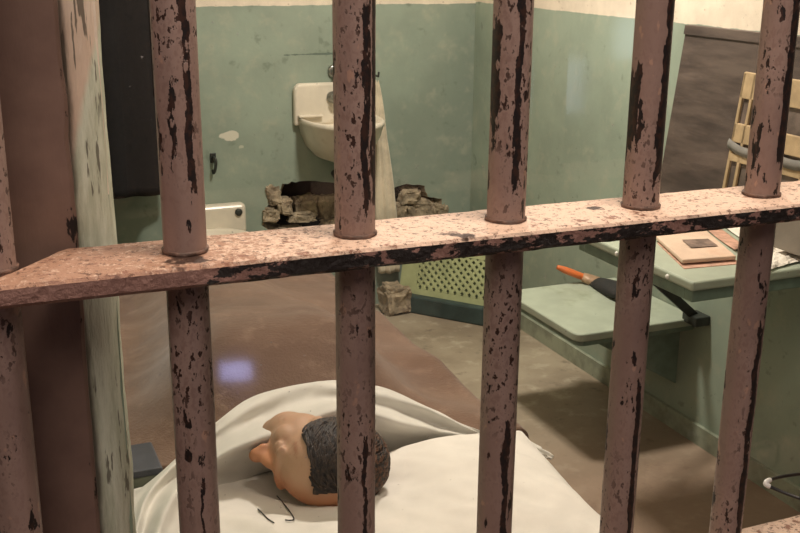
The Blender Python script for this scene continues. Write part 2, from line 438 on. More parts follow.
# brown steel jamb
bm = bmesh.new()
prof = [(-.30, .046), (-.1, .046), (.0, .046), (.045, .046), (.0615, .0465), (.0645, .049), (.0655, .056), (.0655, .0635)]
rows = []
for k in range(140):
    z = CZ * k / 139
    j = .0022 * nz(z * 7, 1.3) + .0018 * nz(z * 31, 5.1)
    rows.append([(x + (j if x > .055 else 0), y, z) for x, y in prof])
grid(bm, rows); box(bm, (-.30, .050, 0), (.055, .063, CZ))
struct(link('trim_2', bm, M_jamb))
# baseboard band where right wall meets the floor
bm = bmesh.new(); box(bm, (RX - .012, .3, 0), (RX, DY, .06)); struct(link('baseboard_right', bm, simple('scuffed_base_paint', (.30, .33, .25), .6, 0, .3, 14, .2, .004, dirt=(.2, .19, .14))))
# glass pane behind the bars
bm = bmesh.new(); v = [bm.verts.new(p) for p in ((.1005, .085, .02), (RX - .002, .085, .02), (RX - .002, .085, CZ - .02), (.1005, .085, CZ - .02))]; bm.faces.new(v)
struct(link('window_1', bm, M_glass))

# ---------------------------------------------------------------- the barred front: one welded thing
grillefront = thing('cell_bars', 'brownish-pink peeling iron bars with flat crossbars across the front of the cell', 'bars', (0, 0, 0))
SP, BR, ZC = .1397, .0168, 1.162
STR = {0: [(.5, .12, .2, .9)], 1: [(.42, .16, 1.19, 1.5), (-.30, .10, 1.235, 1.285), (.25, .08, .85, .97)], 2: [(.58, .17, 1.185, 1.5), (.93, .10, 1.19, 1.5), (.45, .10, .80, .98)],
       3: [(.42, .16, 1.195, 1.5), (-.85, .25, 1.24, 1.33), (.5, .17, .6, .97)], 4: [(.86, .18, 1.195, 1.5), (-.8, .28, 1.21, 1.29), (.72, .15, .6, 1.0)], 5: [(.86, .20, 1.19, 1.5), (-.6, .22, 1.2, 1.225), (.78, .14, .6, 1.03)]}
def octa(r, per=4, round_=.35):
    pts = []
    for k in range(8):
        a0 = PI / 8 + k * PI / 4
        for j in range(per):
            a = a0 + (j / (per - 1) - .5) * (PI / 4) * round_ * 1.6
            da = abs((a - a0)); rr = r * (1 - .012 * abs(j / (per - 1) - .5) * 2)
            pts.append((math.cos(a) * rr, math.sin(a) * rr))
    return pts
for i in range(13):
    bm = bmesh.new(); prev = None
    NS = 150; oc = octa(BR)
    for k in range(NS + 1):
        z = CZ * k / NS
        ring = [bm.verts.new((x * (1 + .018 * nz(z * 14, x * 120 + i * 5, y * 120)), y * (1 + .018 * nz(z * 14, y * 120 + i * 5, x * 120)), z)) for x, y in oc]
        if prev:
            for q in range(len(oc)): bm.faces.new((prev[q], prev[(q + 1) % len(oc)], ring[(q + 1) % len(oc)], ring[q]))
        else: bm.faces.new(ring[::-1])
        prev = ring
    bm.faces.new(prev)
    if i == 6: BMATS = [bpy.data.materials['peeling_bar_paint_%d' % q] for q in range(6)]
    b = link('bar', bm, bar_mat(i, STR[i], .615 if i < 4 else .60) if i < 6 else BMATS[1 + i % 5], grillefront, True, (i * SP, 0, 0))
    for zz in (ZC, .763):
        bm = bmesh.new(); rows = []
        for k in range(29):
            a = 2 * PI * k / 28; ex = .0022 * nz(math.cos(a) * 2.3 + i * 7, math.sin(a) * 2.3, zz) - .0002
            c, s_ = math.cos(a), math.sin(a)
            rows.append([(c * (BR - .001), s_ * (BR - .001), zz + .0035), (c * (BR + .0015), s_ * (BR + .0015), zz + .0028), (c * (BR + ex + .001), s_ * (BR + ex + .001), zz + .0003)])
        grid(bm, rows); link('weld_collar', bm, simple('dark_weld_%d' % i, (.15, .085, .062), .7, 0, .6, 120, .6, .002), b, True)
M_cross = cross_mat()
def crossbar(zt, diag):
    bm = bmesh.new(); rows = []
    n = 260; x0, x1 = -.24, 1.90
    for k in range(n + 1):
        x = x0 + (x1 - x0) * k / n
        yb = .042
        if diag:
            if x < .0: yb = -.024
            elif x < .055: yb = -.024 + .066 * x / .055
        yf = -.042
        w = lambda s: .0012 * nz(x * 30, s) + .0010 * nz(x * 95, s + 3)
        th = .0178
        ring = [(x, yb - .003, zt - th), (x, yb, zt - th + .002), (x, yb + w(1), zt - .002), (x, yb - .003, zt + w(2) * .5),
                (x, yb * .4 + yf * .6 if False else (yb + yf) / 2, zt + w(9) * .6), (x, yf + .006, zt + w(4) * .6), (x, yf + .0022 + w(5), zt - .001), (x, yf + w(5) * .5, zt - .0035),
                (x, yf + w(6) * .5, zt - th + .003), (x, yf + .003, zt - th + w(7) * .5), (x, (yb + yf) / 2, zt - th)]
        rows.append(ring + [ring[0]])
    grid(bm, rows)
    bmesh.ops.remove_doubles(bm, verts=bm.verts[:], dist=1e-6)
    bmesh.ops.holes_fill(bm, edges=[e for e in bm.edges if e.is_boundary])
    return link('crossbar', bm, M_cross, grillefront)
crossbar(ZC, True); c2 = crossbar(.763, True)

# wire loop resting on the lower crossbar
wl = thing('wire_loop', 'thin black wire loop with a painted white highlight at its bend sticking in between the bars at lower right', 'wire', tuple(at(765, 482, 'y', .02)))
base = Vector(wl.location)
pts = [at(845, 500, 'y', .018), at(815, 473, 'y', .030), at(800, 474, 'y', .030), at(785, 476, 'y', .028), at(774, 478.5, 'y', .024), at(767, 481.5, 'y', .02), at(766.5, 484, 'y', .018),
       at(772, 487.5, 'y', .014), at(785, 493, 'y', .004), at(800, 498.5, 'y', -.008), at(812, 504, 'y', -.021)]
pts = [Vector((.90, .024, .7665)), at(850, 486, 'y', .024)] + pts[1:] + [Vector((.84, -.0235, .772)), Vector((.872, -.022, .7665)), Vector((.93, -.022, .7665))]
bm = bmesh.new(); tube(bm, [p - base for p in spline(pts, 7)], .0021, 8); link('wire', bm, M_black, wl, True)
bm = bmesh.new(); tube(bm, [p - base for p in spline([at(770, 480, 'y', .022), at(766.5, 481.7, 'y', .0195), at(765.8, 484.2, 'y', .0175), at(769.5, 486.4, 'y', .0155)], 5)], .0028, 8)  # white sleeve stands in for the highlight on the wire's bend
link('tip', bm, M_tip, wl, True)['label'] = 'white highlight on the bend'

# ---------------------------------------------------------------- wash basin
sk = thing('wash_basin', 'small aged white porcelain wash basin fixed to the back wall', 'sink', (1.317, DY, .772))
bm = bmesh.new()
pl = [(-.166, -.02), (.150, -.02), (.150, .115), (.135, .137), (-.15, .137), (-.166, .118)]
lo = [bm.verts.new((x, 0, z)) for x, z in pl]; hi = [bm.verts.new((x, -.03, z)) for x, z in pl]
bm.faces.new(lo); bm.faces.new(hi[::-1])
for i in range(6): bm.faces.new((lo[i], lo[(i + 1) % 6], hi[(i + 1) % 6], hi[i]))
bevel_mod(link('backsplash', bm, M_porc, sk), .01, 3)
bm = bmesh.new(); W, Dp = .152, .275
def dshape(s, z, yo=0, n=28):
    r = []
    for k in range(n + 1):
        a = PI * k / n
        r.append((-W * s * math.cos(a) * (1 if True else 1), -(.012 if s > .3 else .05) - yo - (Dp * s) * (abs(math.sin(a)) ** .62), z))
    return r
rows = [dshape(.30, -.150, .02), dshape(.55, -.138, .008), dshape(.78, -.10), dshape(.92, -.05), dshape(.975, -.012), dshape(1.0, -.006), dshape(1.0, .008), dshape(.96, .012),
        dshape(.89, .006, .012), dshape(.84, -.02, .014), dshape(.7, -.055, .02), dshape(.3, -.075, .03)]
vv = grid(bm, rows)
for r in vv:  bm.edges.new((r[0], r[-1])) if bm.edges.get((r[0], r[-1])) is None else None
for i in range(len(vv) - 1): bm.faces.new((vv[i][0], vv[i + 1][0], vv[i + 1][-1], vv[i][-1]))
bm.faces.new(vv[0]); bm.faces.new(vv[-1])
link('bowl', bm, M_porc, sk, True)
bm = bmesh.new(); tube(bm, spline([(0, -.09, -.15), (0, -.09, -.2), (0, -.06, -.235), (0, -.02, -.22), (0, .0, -.215)], 6), .016, 12); link('drain_pipe', bm, M_iron, sk, True)
for nm, p in (('spout', at(332, 97, 'y', DY - .03)),):
    q = p - Vector(sk.location)
    bm = bmesh.new(); lathe(bm, [(.022, .0), (.022, -.01), (.014, -.013), (.014, -.03), (.017, -.034), (.012, -.044)], q, 'y'); link('tap_button', bm, M_chrome, sk, True)
# soap recess lip on the back ledge
bm = bmesh.new(); box(bm, (-.155, -.05, .012), (-.06, -.028, .022)); bevel_mod(link('soap_ledge', bm, M_porc, sk), .004)
p = at(334, 71, 'y', DY)
bt = thing('water_button', 'round chrome water push button on the green wall above the basin', 'tap', (p.x, DY, p.z))
bm = bmesh.new(); lathe(bm, [(.026, 0), (.026, -.008), (.02, -.012)], (0, 0, 0), 'y', 24); link('wall_plate', bm, M_chrome, bt, True)
bm = bmesh.new(); tube(bm, spline([(0, -.008, 0), (.0, -.04, .004), (.0, -.055, -.006), (0, -.058, -.03)], 6), [.014] * 19, 12); link('nozzle', bm, M_chrome, bt, True)

# towel hanging from the right of the basin
tw = thing('towel', 'long cream towel hanging beside the right end of the wash basin', 'towel', (1.52, DY, .9))
L_ = Vector(tw.location)
bm = bmesh.new(); rows = []
for k in range(41):
    t = k / 40; z = .905 - t * .77
    c = 1.474 + .060 * t ** .9; hw = .006 + .036 * min(1, t * 1.5) ** .8 + .006 * t
    r = []
    for j in range(25):
        s = j / 24 * 2 - 1
        fold = .5 * math.sin(s * 8 + 1.2) + .25 * math.sin(s * 15 + t * 2)
        r.append((c + s * hw + .003 * nz(t * 5, s), DY - .035 - .012 * (1 - t) - .012 * fold * (.3 + .7 * t), z + .008 * s * s))
    rows.append([Vector(p) - L_ for p in r])
grid(bm, rows); o = link('cloth', bm, M_towel, tw, True); sd = o.modifiers.new('solid', 'SOLIDIFY'); sd.thickness = .004
bm = bmesh.new(); tube(bm, [(-.044, 0, .028), (-.044, -.055, .028), (-.044, -.06, .045)], .004, 8); link('hook', bm, M_iron, tw, True)

# small dark hook on the wall, left
p = at(213, 160, 'y', DY)
hk = thing('wall_hook', 'small dark iron hook on the green back wall above the toilet', 'hook', (p.x, DY, p.z))
bm = bmesh.new(); tube(bm, spline([(0, 0, .01), (0, -.02, .012), (.004, -.03, .0), (0, -.03, -.03), (-.004, -.018, -.045), (-.004, -.01, -.035)], 6), .0055, 8); link('prong', bm, M_iron, hk, True)
bm = bmesh.new(); box(bm, (-.011, -.005, -.01), (.011, 0, .026)); bevel_mod(link('back_plate', bm, M_iron, hk), .002)

# toilet
tt = thing('toilet', 'seatless white porcelain toilet at the back wall behind the bed foot', 'toilet', (.80, DY, 0))
bm = bmesh.new(); box(bm, (-.135, -.055, .36), (.149, 0, .478)); bevel_mod(link('back_block', bm, M_porc, tt), .018, 4)
bm = bmesh.new(); rows = []
def oval(sx, sy, z, yo): return [(sx * math.cos(a), yo + sy * math.sin(a), z) for a in [2 * PI * k / 28 for k in range(29)]]
grid(bm, [oval(.09, .11, 0, -.16), oval(.085, .105, .12, -.16), oval(.12, .15, .25, -.19), oval(.145, .18, .36, -.22), oval(.148, .184, .385, -.222), oval(.14, .175, .395, -.222), oval(.115, .15, .39, -.225), oval(.1, .13, .32, -.22), oval(.05, .06, .24, -.2)])
bmesh.ops.remove_doubles(bm, verts=bm.verts[:], dist=1e-6); bmesh.ops.holes_fill(bm, edges=[e for e in bm.edges if e.is_boundary])
link('bowl', bm, M_porc, tt, True)
p = at(243, 212, 'y', DY - .06) - Vector((.80, DY, 0))
bm = bmesh.new(); lathe(bm, [(.014, .0), (.014, -.006), (.009, -.010)], (.118, -.054, p.z), 'y'); link('flush_button', bm, M_iron, tt, True)

# black coat hanging in the back left corner
ct = thing('coat', 'black coat hanging on the back wall in the left corner', 'coat', (.495, DY, 1.56))
def garment(cx, w0, w1, z0, z1, yb, depth, seed):
    bm = bmesh.new(); rows = []
    for k in range(31):
        t = k / 30; z = z0 + (z1 - z0) * t; hw = w0 + (w1 - w0) * sm(t * 1.3)
        if t < .12: hw *= .45 + .55 * sm(t / .12)
        r = []
        for j in range(41):
            a = 2 * PI * j / 40
            f = 1 + .12 * math.sin(a * 7 + seed + t) * t
            r.append((cx + hw * math.cos(a) * f, yb + depth * (.5 + .5 * t) * math.sin(a) * f, z + .012 * nz(a * 2, seed) * t))
        rows.append(r)
    grid(bm, rows); bmesh.ops.remove_doubles(bm, verts=bm.verts[:], dist=1e-6); bmesh.ops.holes_fill(bm, edges=[e for e in bm.edges if e.is_boundary]); return bm
link('body', garment(0, .15, .165, 0, -1.0, -.09, .075, 0), M_coat, ct, True)
for sx in (-1, 1):
    link('sleeve', garment(sx * .15, .05, .045, -.05, -.66, -.10, .045, sx * 3), M_coat, ct, True)
bm = bmesh.new(); rows = []
for k in range(13):
    a = PI * (1.05 + .9 * k / 12)
    rows.append([(.06 * math.cos(a), -.09 + .06 * math.sin(a), .01), (.085 * math.cos(a), -.09 + .095 * math.sin(a), -.05), (.10 * math.cos(a), -.09 + .105 * math.sin(a), -.10)])
grid(bm, rows); o = link('collar', bm, M_coat, ct, True); o.modifiers.new('solid', 'SOLIDIFY').thickness = .008
bm = bmesh.new(); tube(bm, spline([(0, 0, .05), (0, -.05, .05), (0, -.09, .02), (0, -.09, -.02)], 5), .006, 8); link('hook', bm, M_iron, ct, True)

# ---------------------------------------------------------------- folding table and seat on the right wall
tb = thing('folding_table', 'pale green wall-hung table shelf under the dark board', 'table', (RX, 1.36, .706))
bm = bmesh.new(); box(bm, (1.412 - RX, -.385, -.022), (0, .10, 0)); bevel_mod(link('tabletop', bm, [M_seat], tb), .006, 3)
bm = bmesh.new(); box(bm, (1.424 - RX, -.372, -.052), (-.004, -.345, -.022)); box(bm, (1.424 - RX, .065, -.052), (-.004, .09, -.022)); box(bm, (1.424 - RX, -.345, -.052), (1.448 - RX, .065, -.022))
bevel_mod(link('apron', bm, M_edge, tb), .003)
a = at(697, 318, 'x', RX - .02); bfoot = a - Vector((RX, 1.36, .706))
top_ = at(616, 243, 'z', .66) - Vector((RX, 1.36, .706))
top_.z = -.05
bm = bmesh.new(); d = (bfoot - top_)
n1 = Vector((0, 1, 0)); n2 = d.cross(n1).normalized()
q = [top_ - n2 * .013, top_ + n2 * .013, bfoot + n2 * .013, bfoot - n2 * .013]
slab(bm, q, .012, (0, 1, 0)); bevel_mod(link('strut', bm, M_iron, tb), .002)
bm = bmesh.new(); box(bm, (-.05, bfoot.y - .035, bfoot.z - .014), (0, bfoot.y + .03, bfoot.z + .014)); bevel_mod(link('bracket', bm, M_iron, tb), .003)
for x, y in ((1.411 - RX, -.30), (1.411 - RX, -.1)):
    bm = bmesh.new(); lathe(bm, [(.006, 0), (.005, -.003), (.002, -.004)], (x - .001, y, -.011), 'x', 10); link('screw', bm, M_tip, tb, True)

st = thing('wall_stool', 'low pale green fold-down stool on the right wall, brush lying on it', 'stool', (RX, 1.76, .376))
bm = bmesh.new()
def rrect(x0, x1, y0, y1, r, n=5):
    pts = []
    for cx_, cy_, a0 in ((x1, y1, None), (x0 + r, y1 - r, PI / 2), (x0 + r, y0 + r, PI), (x1, y0, None)):
        if a0 is None: pts.append((cx_, cy_))
        else: pts += [(cx_ + r * math.cos(a0 + k * PI / 2 / n), cy_ + r * math.sin(a0 + k * PI / 2 / n)) for k in range(n + 1)]
    return pts
prism(bm, rrect(1.498 - RX, -.002, -.212, .214, .03), -.024, 0); bevel_mod(link('seat_board', bm, M_seat, st), .005, 3)
bm = bmesh.new(); prism(bm, rrect(1.512 - RX, -.004, -.20, .20, .025), -.042, -.024); bevel_mod(link('under_frame', bm, M_edge, st), .003)
for y in (-.15, .15):
    bm = bmesh.new(); slab(bm, [(-.01, y, -.042), (-.30, y, -.042), (-.30, y, -.06), (-.01, y, -.23)], .014, (0, 1, 0)); bevel_mod(link('bracket', bm, M_edge, st), .003)

# brush on the seat
P0 = at(557, 267, 'y', 1.99); P1 = at(583, 277, 'y', 1.955); P2 = at(598, 283, 'y', 1.93); P3 = at(630, 295, 'z', .40)
br = thing('hand_brush', 'orange-handled brush with black bristles lying on the pale green stool', 'brush', tuple(P3))
def flat(bm, pts, ws, hs, n=16):
    rings = []
    pts = [Vector(p) - P3 for p in pts]
    for i, p in enumerate(pts):
        t = (pts[min(i + 1, len(pts) - 1)] - pts[max(i - 1, 0)]).normalized(); s = t.cross(Vector((0, 0, 1))).normalized(); u = s.cross(t)
        rings.append([bm.verts.new(p + s * ws[i] * math.cos(a) + u * hs[i] * math.sin(a)) for a in [2 * PI * k / n for k in range(n)]])
    for i in range(len(rings) - 1):
        for k in range(n): bm.faces.new((rings[i][k], rings[i][(k + 1) % n], rings[i + 1][(k + 1) % n], rings[i + 1][k]))
    bm.faces.new(rings[0][::-1]); bm.faces.new(rings[-1])
pp = spline([P0, P0.lerp(P1, .3), P0.lerp(P1, .7), P1], 4); m = len(pp)
bm = bmesh.new(); flat(bm, pp, [.007 + .010 * sm(i / m * 2.2) - .003 * sm(i / m * 3 - 1.6) for i in range(m)], [.007 + .004 * sm(i / m * 3) for i in range(m)]); link('handle', bm, M_orange, br, True)
pp = [P1.lerp(P2, t) for t in (-.05, .0, .3, 1, 1.02)]
bm = bmesh.new(); flat(bm, pp, [.014, .019, .026, .036, .034], [.011, .014, .016, .018, .016]); link('ferrule', bm, M_ferr, br, True)
pp = [P2.lerp(P3, t) for t in (-.02, .2, .5, .8, 1, 1.1)]
bm = bmesh.new(); flat(bm, pp, [.034, .04, .045, .048, .042, .02], [.017, .021, .024, .022, .016, .006], 24); link('bristles', bm, M_bris, br, True)

# dark board leaning on the wall behind the table
BT = [Vector((RX - .012, 1.70, 1.193)), Vector((RX - .012, 1.10, 1.193)), Vector((1.838, 1.10, .708)), Vector((1.838, 1.70, .708))]
bd = thing('dark_board', 'large dark brown board standing on the table leaning on the right wall', 'board', (1.838, 1.4, .708))
Lb = Vector(bd.location)
bm = bmesh.new(); slab(bm, [p - Lb for p in BT], .010, (1, 0, .14)); bevel_mod(link('panel', bm, M_board, bd), .002)
bm = bmesh.new()
nb = Vector((-1, 0, -.0)).normalized()
def onboard(u, v, off): # u along Y from far edge 0..1, v from bottom
    p = BT[3].lerp(BT[2], u); q = BT[0].lerp(BT[1], u); r = p.lerp(q, v); return r - Lb + Vector((-off, 0, -off * .12))
def quad(bm, u0, u1, v0, v1, off, th): slab(bm, [onboard(u0, v0, off), onboard(u1, v0, off), onboard(u1, v1, off), onboard(u0, v1, off)], -th, (1, 0, .12))
quad(bm, 0, 1, .95, 1, .0005, .004); link('rail', bm, M_board, bd)

# yellow frame with dark panes leaning before the board
yf = thing('picture_frame', 'yellowed open frame with dark panes standing before the dark board', 'frame', (1.815, 1.34, .708))
Ly = Vector(yf.location)
A = at(727, 185, 'x', 1.832); B = at(744, 71, 'x', 1.868)
def onf(y, z):
    t = (z - .708) / (B.z - .708); x = 1.822 + (1.868 - 1.822) * t
    return Vector((x, y, z)) - Ly
yl = (A.y + B.y) / 2; ztop = B.z
def fq(bm, y0, y1, z0, z1, off=0, th=.008): slab(bm, [onf(y0, z0) - Vector((off, 0, 0)), onf(y1, z0) - Vector((off, 0, 0)), onf(y1, z1) - Vector((off, 0, 0)), onf(y0, z1) - Vector((off, 0, 0))], .0 - th, (1, 0, .1))
yr = yl - .30
bm = bmesh.new()
def zz(py): return at(735, py, 'x', 1.85).z
bands = [(zz(97), ztop), (zz(141), zz(122)), (zz(160), zz(152)), (.709, zz(190))]
for z0, z1 in bands: fq(bm, yl, yr, z0, z1)
cols = [yl - .30 * t for t in (0, .13, .30, .43, .57, .70, .87, 1)]
for c in (0, .125, .48, .865): fq(bm, yl - .30 * c, yl - .30 * (c + .035 if c else .035), .709, ztop - .001)
fq(bm, yr + .012, yr, .709, ztop - .001)
bevel_mod(link('frame', bm, M_yellow, yf), .002)
for c0, c1 in ((.035, .125), (.16, .48), (.515, .865), (.90, .97)):
    bm = bmesh.new(); fq(bm, yl - .30 * c0, yl - .30 * c1, .715, ztop - .02, -.003, .003); link('pane', bm, M_pane, yf)
bm = bmesh.new(); rows = []
for k in range(25):
    t = k / 24; y = yl + .004 - .308 * t; s = 4 * ((t * 2) % 1) * (1 - (t * 2) % 1)
    z = zz(143) - .014 * s
    rows.append([onf(y, z + .012) + Vector((-.012, 0, 0)), onf(y, z) + Vector((-.015, 0, 0)), onf(y, z - .012) + Vector((-.012, 0, 0))])
grid(bm, rows); o = link('band', bm, M_swag, yf, True); o.modifiers.new('solid', 'SOLIDIFY').thickness = .004

# papers on the table
TZ = .7065
def sheet(bm, px, lift=0, curl=.0, n=8, th=.0012):
    P = [at(x, y, 'z', TZ + lift) for x, y in px]
    rows = []
    for i in range(n + 1):
        r = []
        for j in range(n + 1):
            u, v = i / n, j / n
            p = (P[0] * (1 - u) + P[1] * u) * (1 - v) + (P[3] * (1 - u) + P[2] * u) * v
            r.append(p + Vector((0, 0, curl * (abs(u - .5) * 2) ** 2 * (.5 + .5 * math.sin(v * 3 + 1)) + .001)))
        rows.append(r)
    grid(bm, rows)
mg = thing('open_magazine', 'thick open yellowed magazine on the table corner, dark picture on its page', 'magazine', tuple(at(693, 252, 'z', TZ)))
Lm = Vector(mg.location)
def sub(bm): bmesh.ops.translate(bm, verts=bm.verts[:], vec=-Lm); return bm
bm = bmesh.new(); sheet(bm, [(657, 243), (684, 269), (740, 264), (708, 236)], 0, 0); o = link('cover', sub(bm), M_red, mg); o.modifiers.new('s', 'SOLIDIFY').thickness = .002
bm = bmesh.new(); P = [at(x, y, 'z', TZ + .004) for x, y in [(655, 239), (682, 264), (736, 260), (705, 233)]]
slab(bm, P, .010, (0, 0, 1)); bevel_mod(link('pages', sub(bm), M_paper, mg), .003)
bm = bmesh.new(); sheet(bm, [(682, 240), (691, 248), (718, 246), (708, 239)], .0155, 0); o = link('picture', sub(bm), M_photo, mg); o['label'] = 'dark printed picture on the page'
for k, (px, mt, lb, nm, lf) in enumerate([
    ([(703, 228), (735, 252), (745, 247), (716, 226)], M_red, 'red-edged folded leaflet lying behind the open magazine', 'leaflet', .0005),
    ([(722, 226), (748, 244), (778, 238), (748, 224)], M_white, 'white sheet of paper lying flat between magazine and carton', 'paper_sheet', .0015)]):
    bm = bmesh.new(); sheet(bm, px, lf, .004); c = at(*px[0], 'z', TZ)
    bmesh.ops.translate(bm, verts=bm.verts[:], vec=-c); o = link(nm, bm, mt, None, True, c); o.modifiers.new('s', 'SOLIDIFY').thickness = .0015
    tag(o, lb, 'paper')
# crumpled paper below the carton
bm = bmesh.new(); rows = []
for i in range(22):
    r = []
    for j in range(22):
        u, v = i / 21, j / 21
        p = at(766 + 52 * u + 3 * nz(u * 5, v * 5), 250 + (22 - 6 * u) * v - 8 * u, 'z', TZ)
        p.z += .003 + .012 * abs(nz(u * 4, v * 4, 3)) + .006 * abs(nz(u * 9, v * 9, 8)); r.append(p)
    rows.append(r)
grid(bm, rows); c = at(785, 262, 'z', TZ); bmesh.ops.translate(bm, verts=bm.verts[:], vec=-c)
o = link('crumpled_paper', bm, M_white, None, False, c); o.modifiers.new('s', 'SOLIDIFY').thickness = .001
tag(o, 'crumpled white paper at the near table edge under the carton', 'paper')
# carton
c = at(772, 246, 'z', TZ + .02)
cb = thing('carton', 'grey-brown carton standing on white papers on the table', 'box', (c.x, c.y, TZ + .018))
bm = bmesh.new(); box(bm, (0, -.16, 0), (.13, 0, .12)); bevel_mod(link('body', bm, M_carton, cb), .003)
bm = bmesh.new(); box(bm, (-.003, -.163, .095), (.133, .003, .128)); bevel_mod(link('lid', bm, M_carton, cb), .003)
# black pencil case behind magazine
c = at(672, 231, 'z', TZ)
bm = bmesh.new(); box(bm, (-.035, -.02, 0), (.035, .02, .014)); o = bevel_mod(link('black_case', bm, M_black, None, False, c), .005, 3); o.rotation_euler.z = -.5
tag(o, 'small flat black case lying behind the open magazine', 'case')

# ---------------------------------------------------------------- vent grille on a dark plinth, back right
G0 = at(399, 290, 'z', .075); G1 = at(490, 306, 'z', .075)
gd = (G1 - G0); gd.z = 0; gl = gd.length; gd.normalize(); ang = math.atan2(gd.y, gd.x)
G0.z = .0705
vg = thing('vent_grille', 'pale green perforated vent grille standing on the dark teal slab', 'grille', tuple(G0), ang)
bm = bmesh.new()
Hh = .20; x_a, x_b = .075, gl - .03; z_a, z_b = .022, Hh - .03
tilt = lambda x, z: (x, z * .25, z)
def gquad(x0, x1, z0, z1, bm):
    slab(bm, [tilt(x0, z0), tilt(x1, z0), tilt(x1, z1), tilt(x0, z1)], .012, (0, 1, -.25))
gquad(0, x_a, 0, Hh, bm); gquad(x_b, gl, 0, Hh, bm); gquad(x_a, x_b, 0, z_a, bm); gquad(x_a, x_b, z_b, Hh, bm)
link('frame', bm, M_grille, vg)
bm = bmesh.new(); sp = .031; hwid = .0052
k = -40
while k < 40:
    for sgn in (1, -1):
        # line x*sgn + z = k*sp clipped to the opening
        pts = []
        for x in (x_a, x_b):
            z = k * sp - sgn * (x - x_a)
            if z_a <= z <= z_b: pts.append((x, z))
        for z in (z_a, z_b):
            x = x_a + sgn * (k * sp - z)
            if x_a < x < x_b: pts.append((x, z))
        if len(pts) >= 2:
            a, b = pts[0], pts[1]
            if math.dist(a, b) > .004:
                tx, tz = (b[0] - a[0]) / math.dist(a, b), (b[1] - a[1]) / math.dist(a, b)
                px_, pz_ = -tz * hwid, tx * hwid
                tl = (lambda x, z: (x, z * .25 + .0025, z)) if sgn < 0 else tilt
                slab(bm, [tl(a[0] - px_, a[1] - pz_), tl(b[0] - px_, b[1] - pz_), tl(b[0] + px_, b[1] + pz_), tl(a[0] + px_, a[1] + pz_)], .006 if sgn > 0 else .009, (0, 1, -.25))
    k += 1
link('lattice', bm, M_grille, vg)
bm = bmesh.new(); slab(bm, [(0, .035, 0), (gl, .035, 0), (gl, .035 + Hh * .25, Hh), (0, .035 + Hh * .25, Hh)], .004, (0, 1, -.25))
slab(bm, [(0, .012, 0), (0, .035, 0), (0, .035 + Hh * .25, Hh), (0, .012 + Hh * .25, Hh)], .004, (1, 0, 0))
link('back_tray', bm, simple('dull_olive_paint', (.16, .20, .11), .6), vg)
sl = thing('floor_slab', 'dark teal slab on the floor under the vent grille', 'slab', (G0.x, G0.y, 0), ang)
bm = bmesh.new(); box(bm, (-.02, -.035, .0), (gl + .02, .08, .07)); bevel_mod(link('block', bm, M_teal, sl), .006, 2)

# one lump of rubble on the floor
c = at(395, 280, 'y', 2.93)
bm = bmesh.new(); chunk((0, 0, .055), (.055, .05, .055), 6)
tag(link('rubble_lump', bm, M_conc, None, False, (c.x, c.y, 0)), 'broken concrete lump on the floor between the towel and the dark teal slab', 'rubble')

# ---------------------------------------------------------------- bed
BX0, BX1, BY0, BY1, MZ = .13, 1.02, .30, 2.55, .375
bedt = thing('bed', 'narrow iron cot with thin mattress along the left wall', 'bed', ((BX0 + BX1) / 2, (BY0 + BY1) / 2, 0))
Lb = Vector(bedt.location)
def bb(a, b): return Vector(a) - Lb, Vector(b) - Lb
bm = bmesh.new(); box(bm, *bb((BX0, BY0, .25), (BX1, BY1, MZ))); bevel_mod(link('mattress', bm, M_matt, bedt, True), .04, 4)
bm = bmesh.new(); box(bm, *bb((BX0 + .0, BY0 - .02, .215), (BX1 + .01, BY0 + .015, .25))); box(bm, *bb((BX0, BY1 - .015, .215), (BX1 + .01, BY1 + .02, .25)))
box(bm, *bb((BX0, BY0, .215), (BX0 + .03, BY1, .25))); box(bm, *bb((BX1 - .02, BY0, .215), (BX1 + .01, BY1, .25))); link('bed_frame', bm, M_iron, bedt)
for x in (BX0 + .02, BX1 - .01):
    for y in (BY0, BY1): bm = bmesh.new(); tube(bm, [Vector((x, y, 0)) - Lb, Vector((x, y, .23)) - Lb], .017, 12); link('leg', bm, M_iron, bedt, True)

# body profile under the blanket
def body(x, y):
    # ridge position and height along the bed
    t = (y - 1.0) / 1.6
    cx = .60 + .05 * t
    h = .17 * sm((y - 1.15) / .30) * (1 - .45 * sm((y - 1.45) / .5)) * (1 - .25 * sm((y - 1.9) / .3)) + .05 * math.exp(-((y - 2.40) / .10) ** 2)
    h *= 1 - sm((y - 2.45) / .2)
    w = .26 - .07 * sm((y - 1.3) / .8)
    return h * math.exp(-((x - cx) / w) ** 4 * .9)
def blanket_z(x, y):
    z = MZ + .022 + body(x, y)
    z += .010 * nz(x * 7, y * 5, 1) + .006 * nz(x * 14 + y * 6, y * 11, 2) + .012 * nz(x * 3 + y * 2.2, y * 1.7, 6)
    z += .010 * math.sin((x * 1.2 + y) * 17 + 2 * nz(x * 3, y * 3)) * sm((x - .62) / .2) * sm((1.9 - y) / .5)
    return z
bm = bmesh.new(); rows = []
NY, NX = 90, 80
for i in range(NY + 1):
    r = []
    for j in range(NX + 1):
        u = j / NX
        s = .108 + u * 1.27                 # arc length across the bed
        y0 = 1.16 - .13 * sm((s - .72) / .2); y = y0 + (2.59 - y0) * i / NY
        if s < 1.03: x = s; z = blanket_z(x, y)
        else:
            d = s - 1.03; a = min(d / .028, PI / 2); hug = sm((y - y0) / .25)
            x = 1.03 + .028 * math.sin(a) + hug * (.012 + .015 * nz(y * 6, d * 5) + .012 * math.sin(y * 14)) * min(1, d * 5)
            z = blanket_z(1.03, y) - .028 * (1 - math.cos(a)) - max(0, d - .028 * PI / 2)
        if y > 2.54: z = min(z, blanket_z(min(x, 1.04), y) - (y - 2.54) * 1.5)
        if x < .112: x = .112
        r.append((x, y, max(z, .03)))
    rows.append(r)
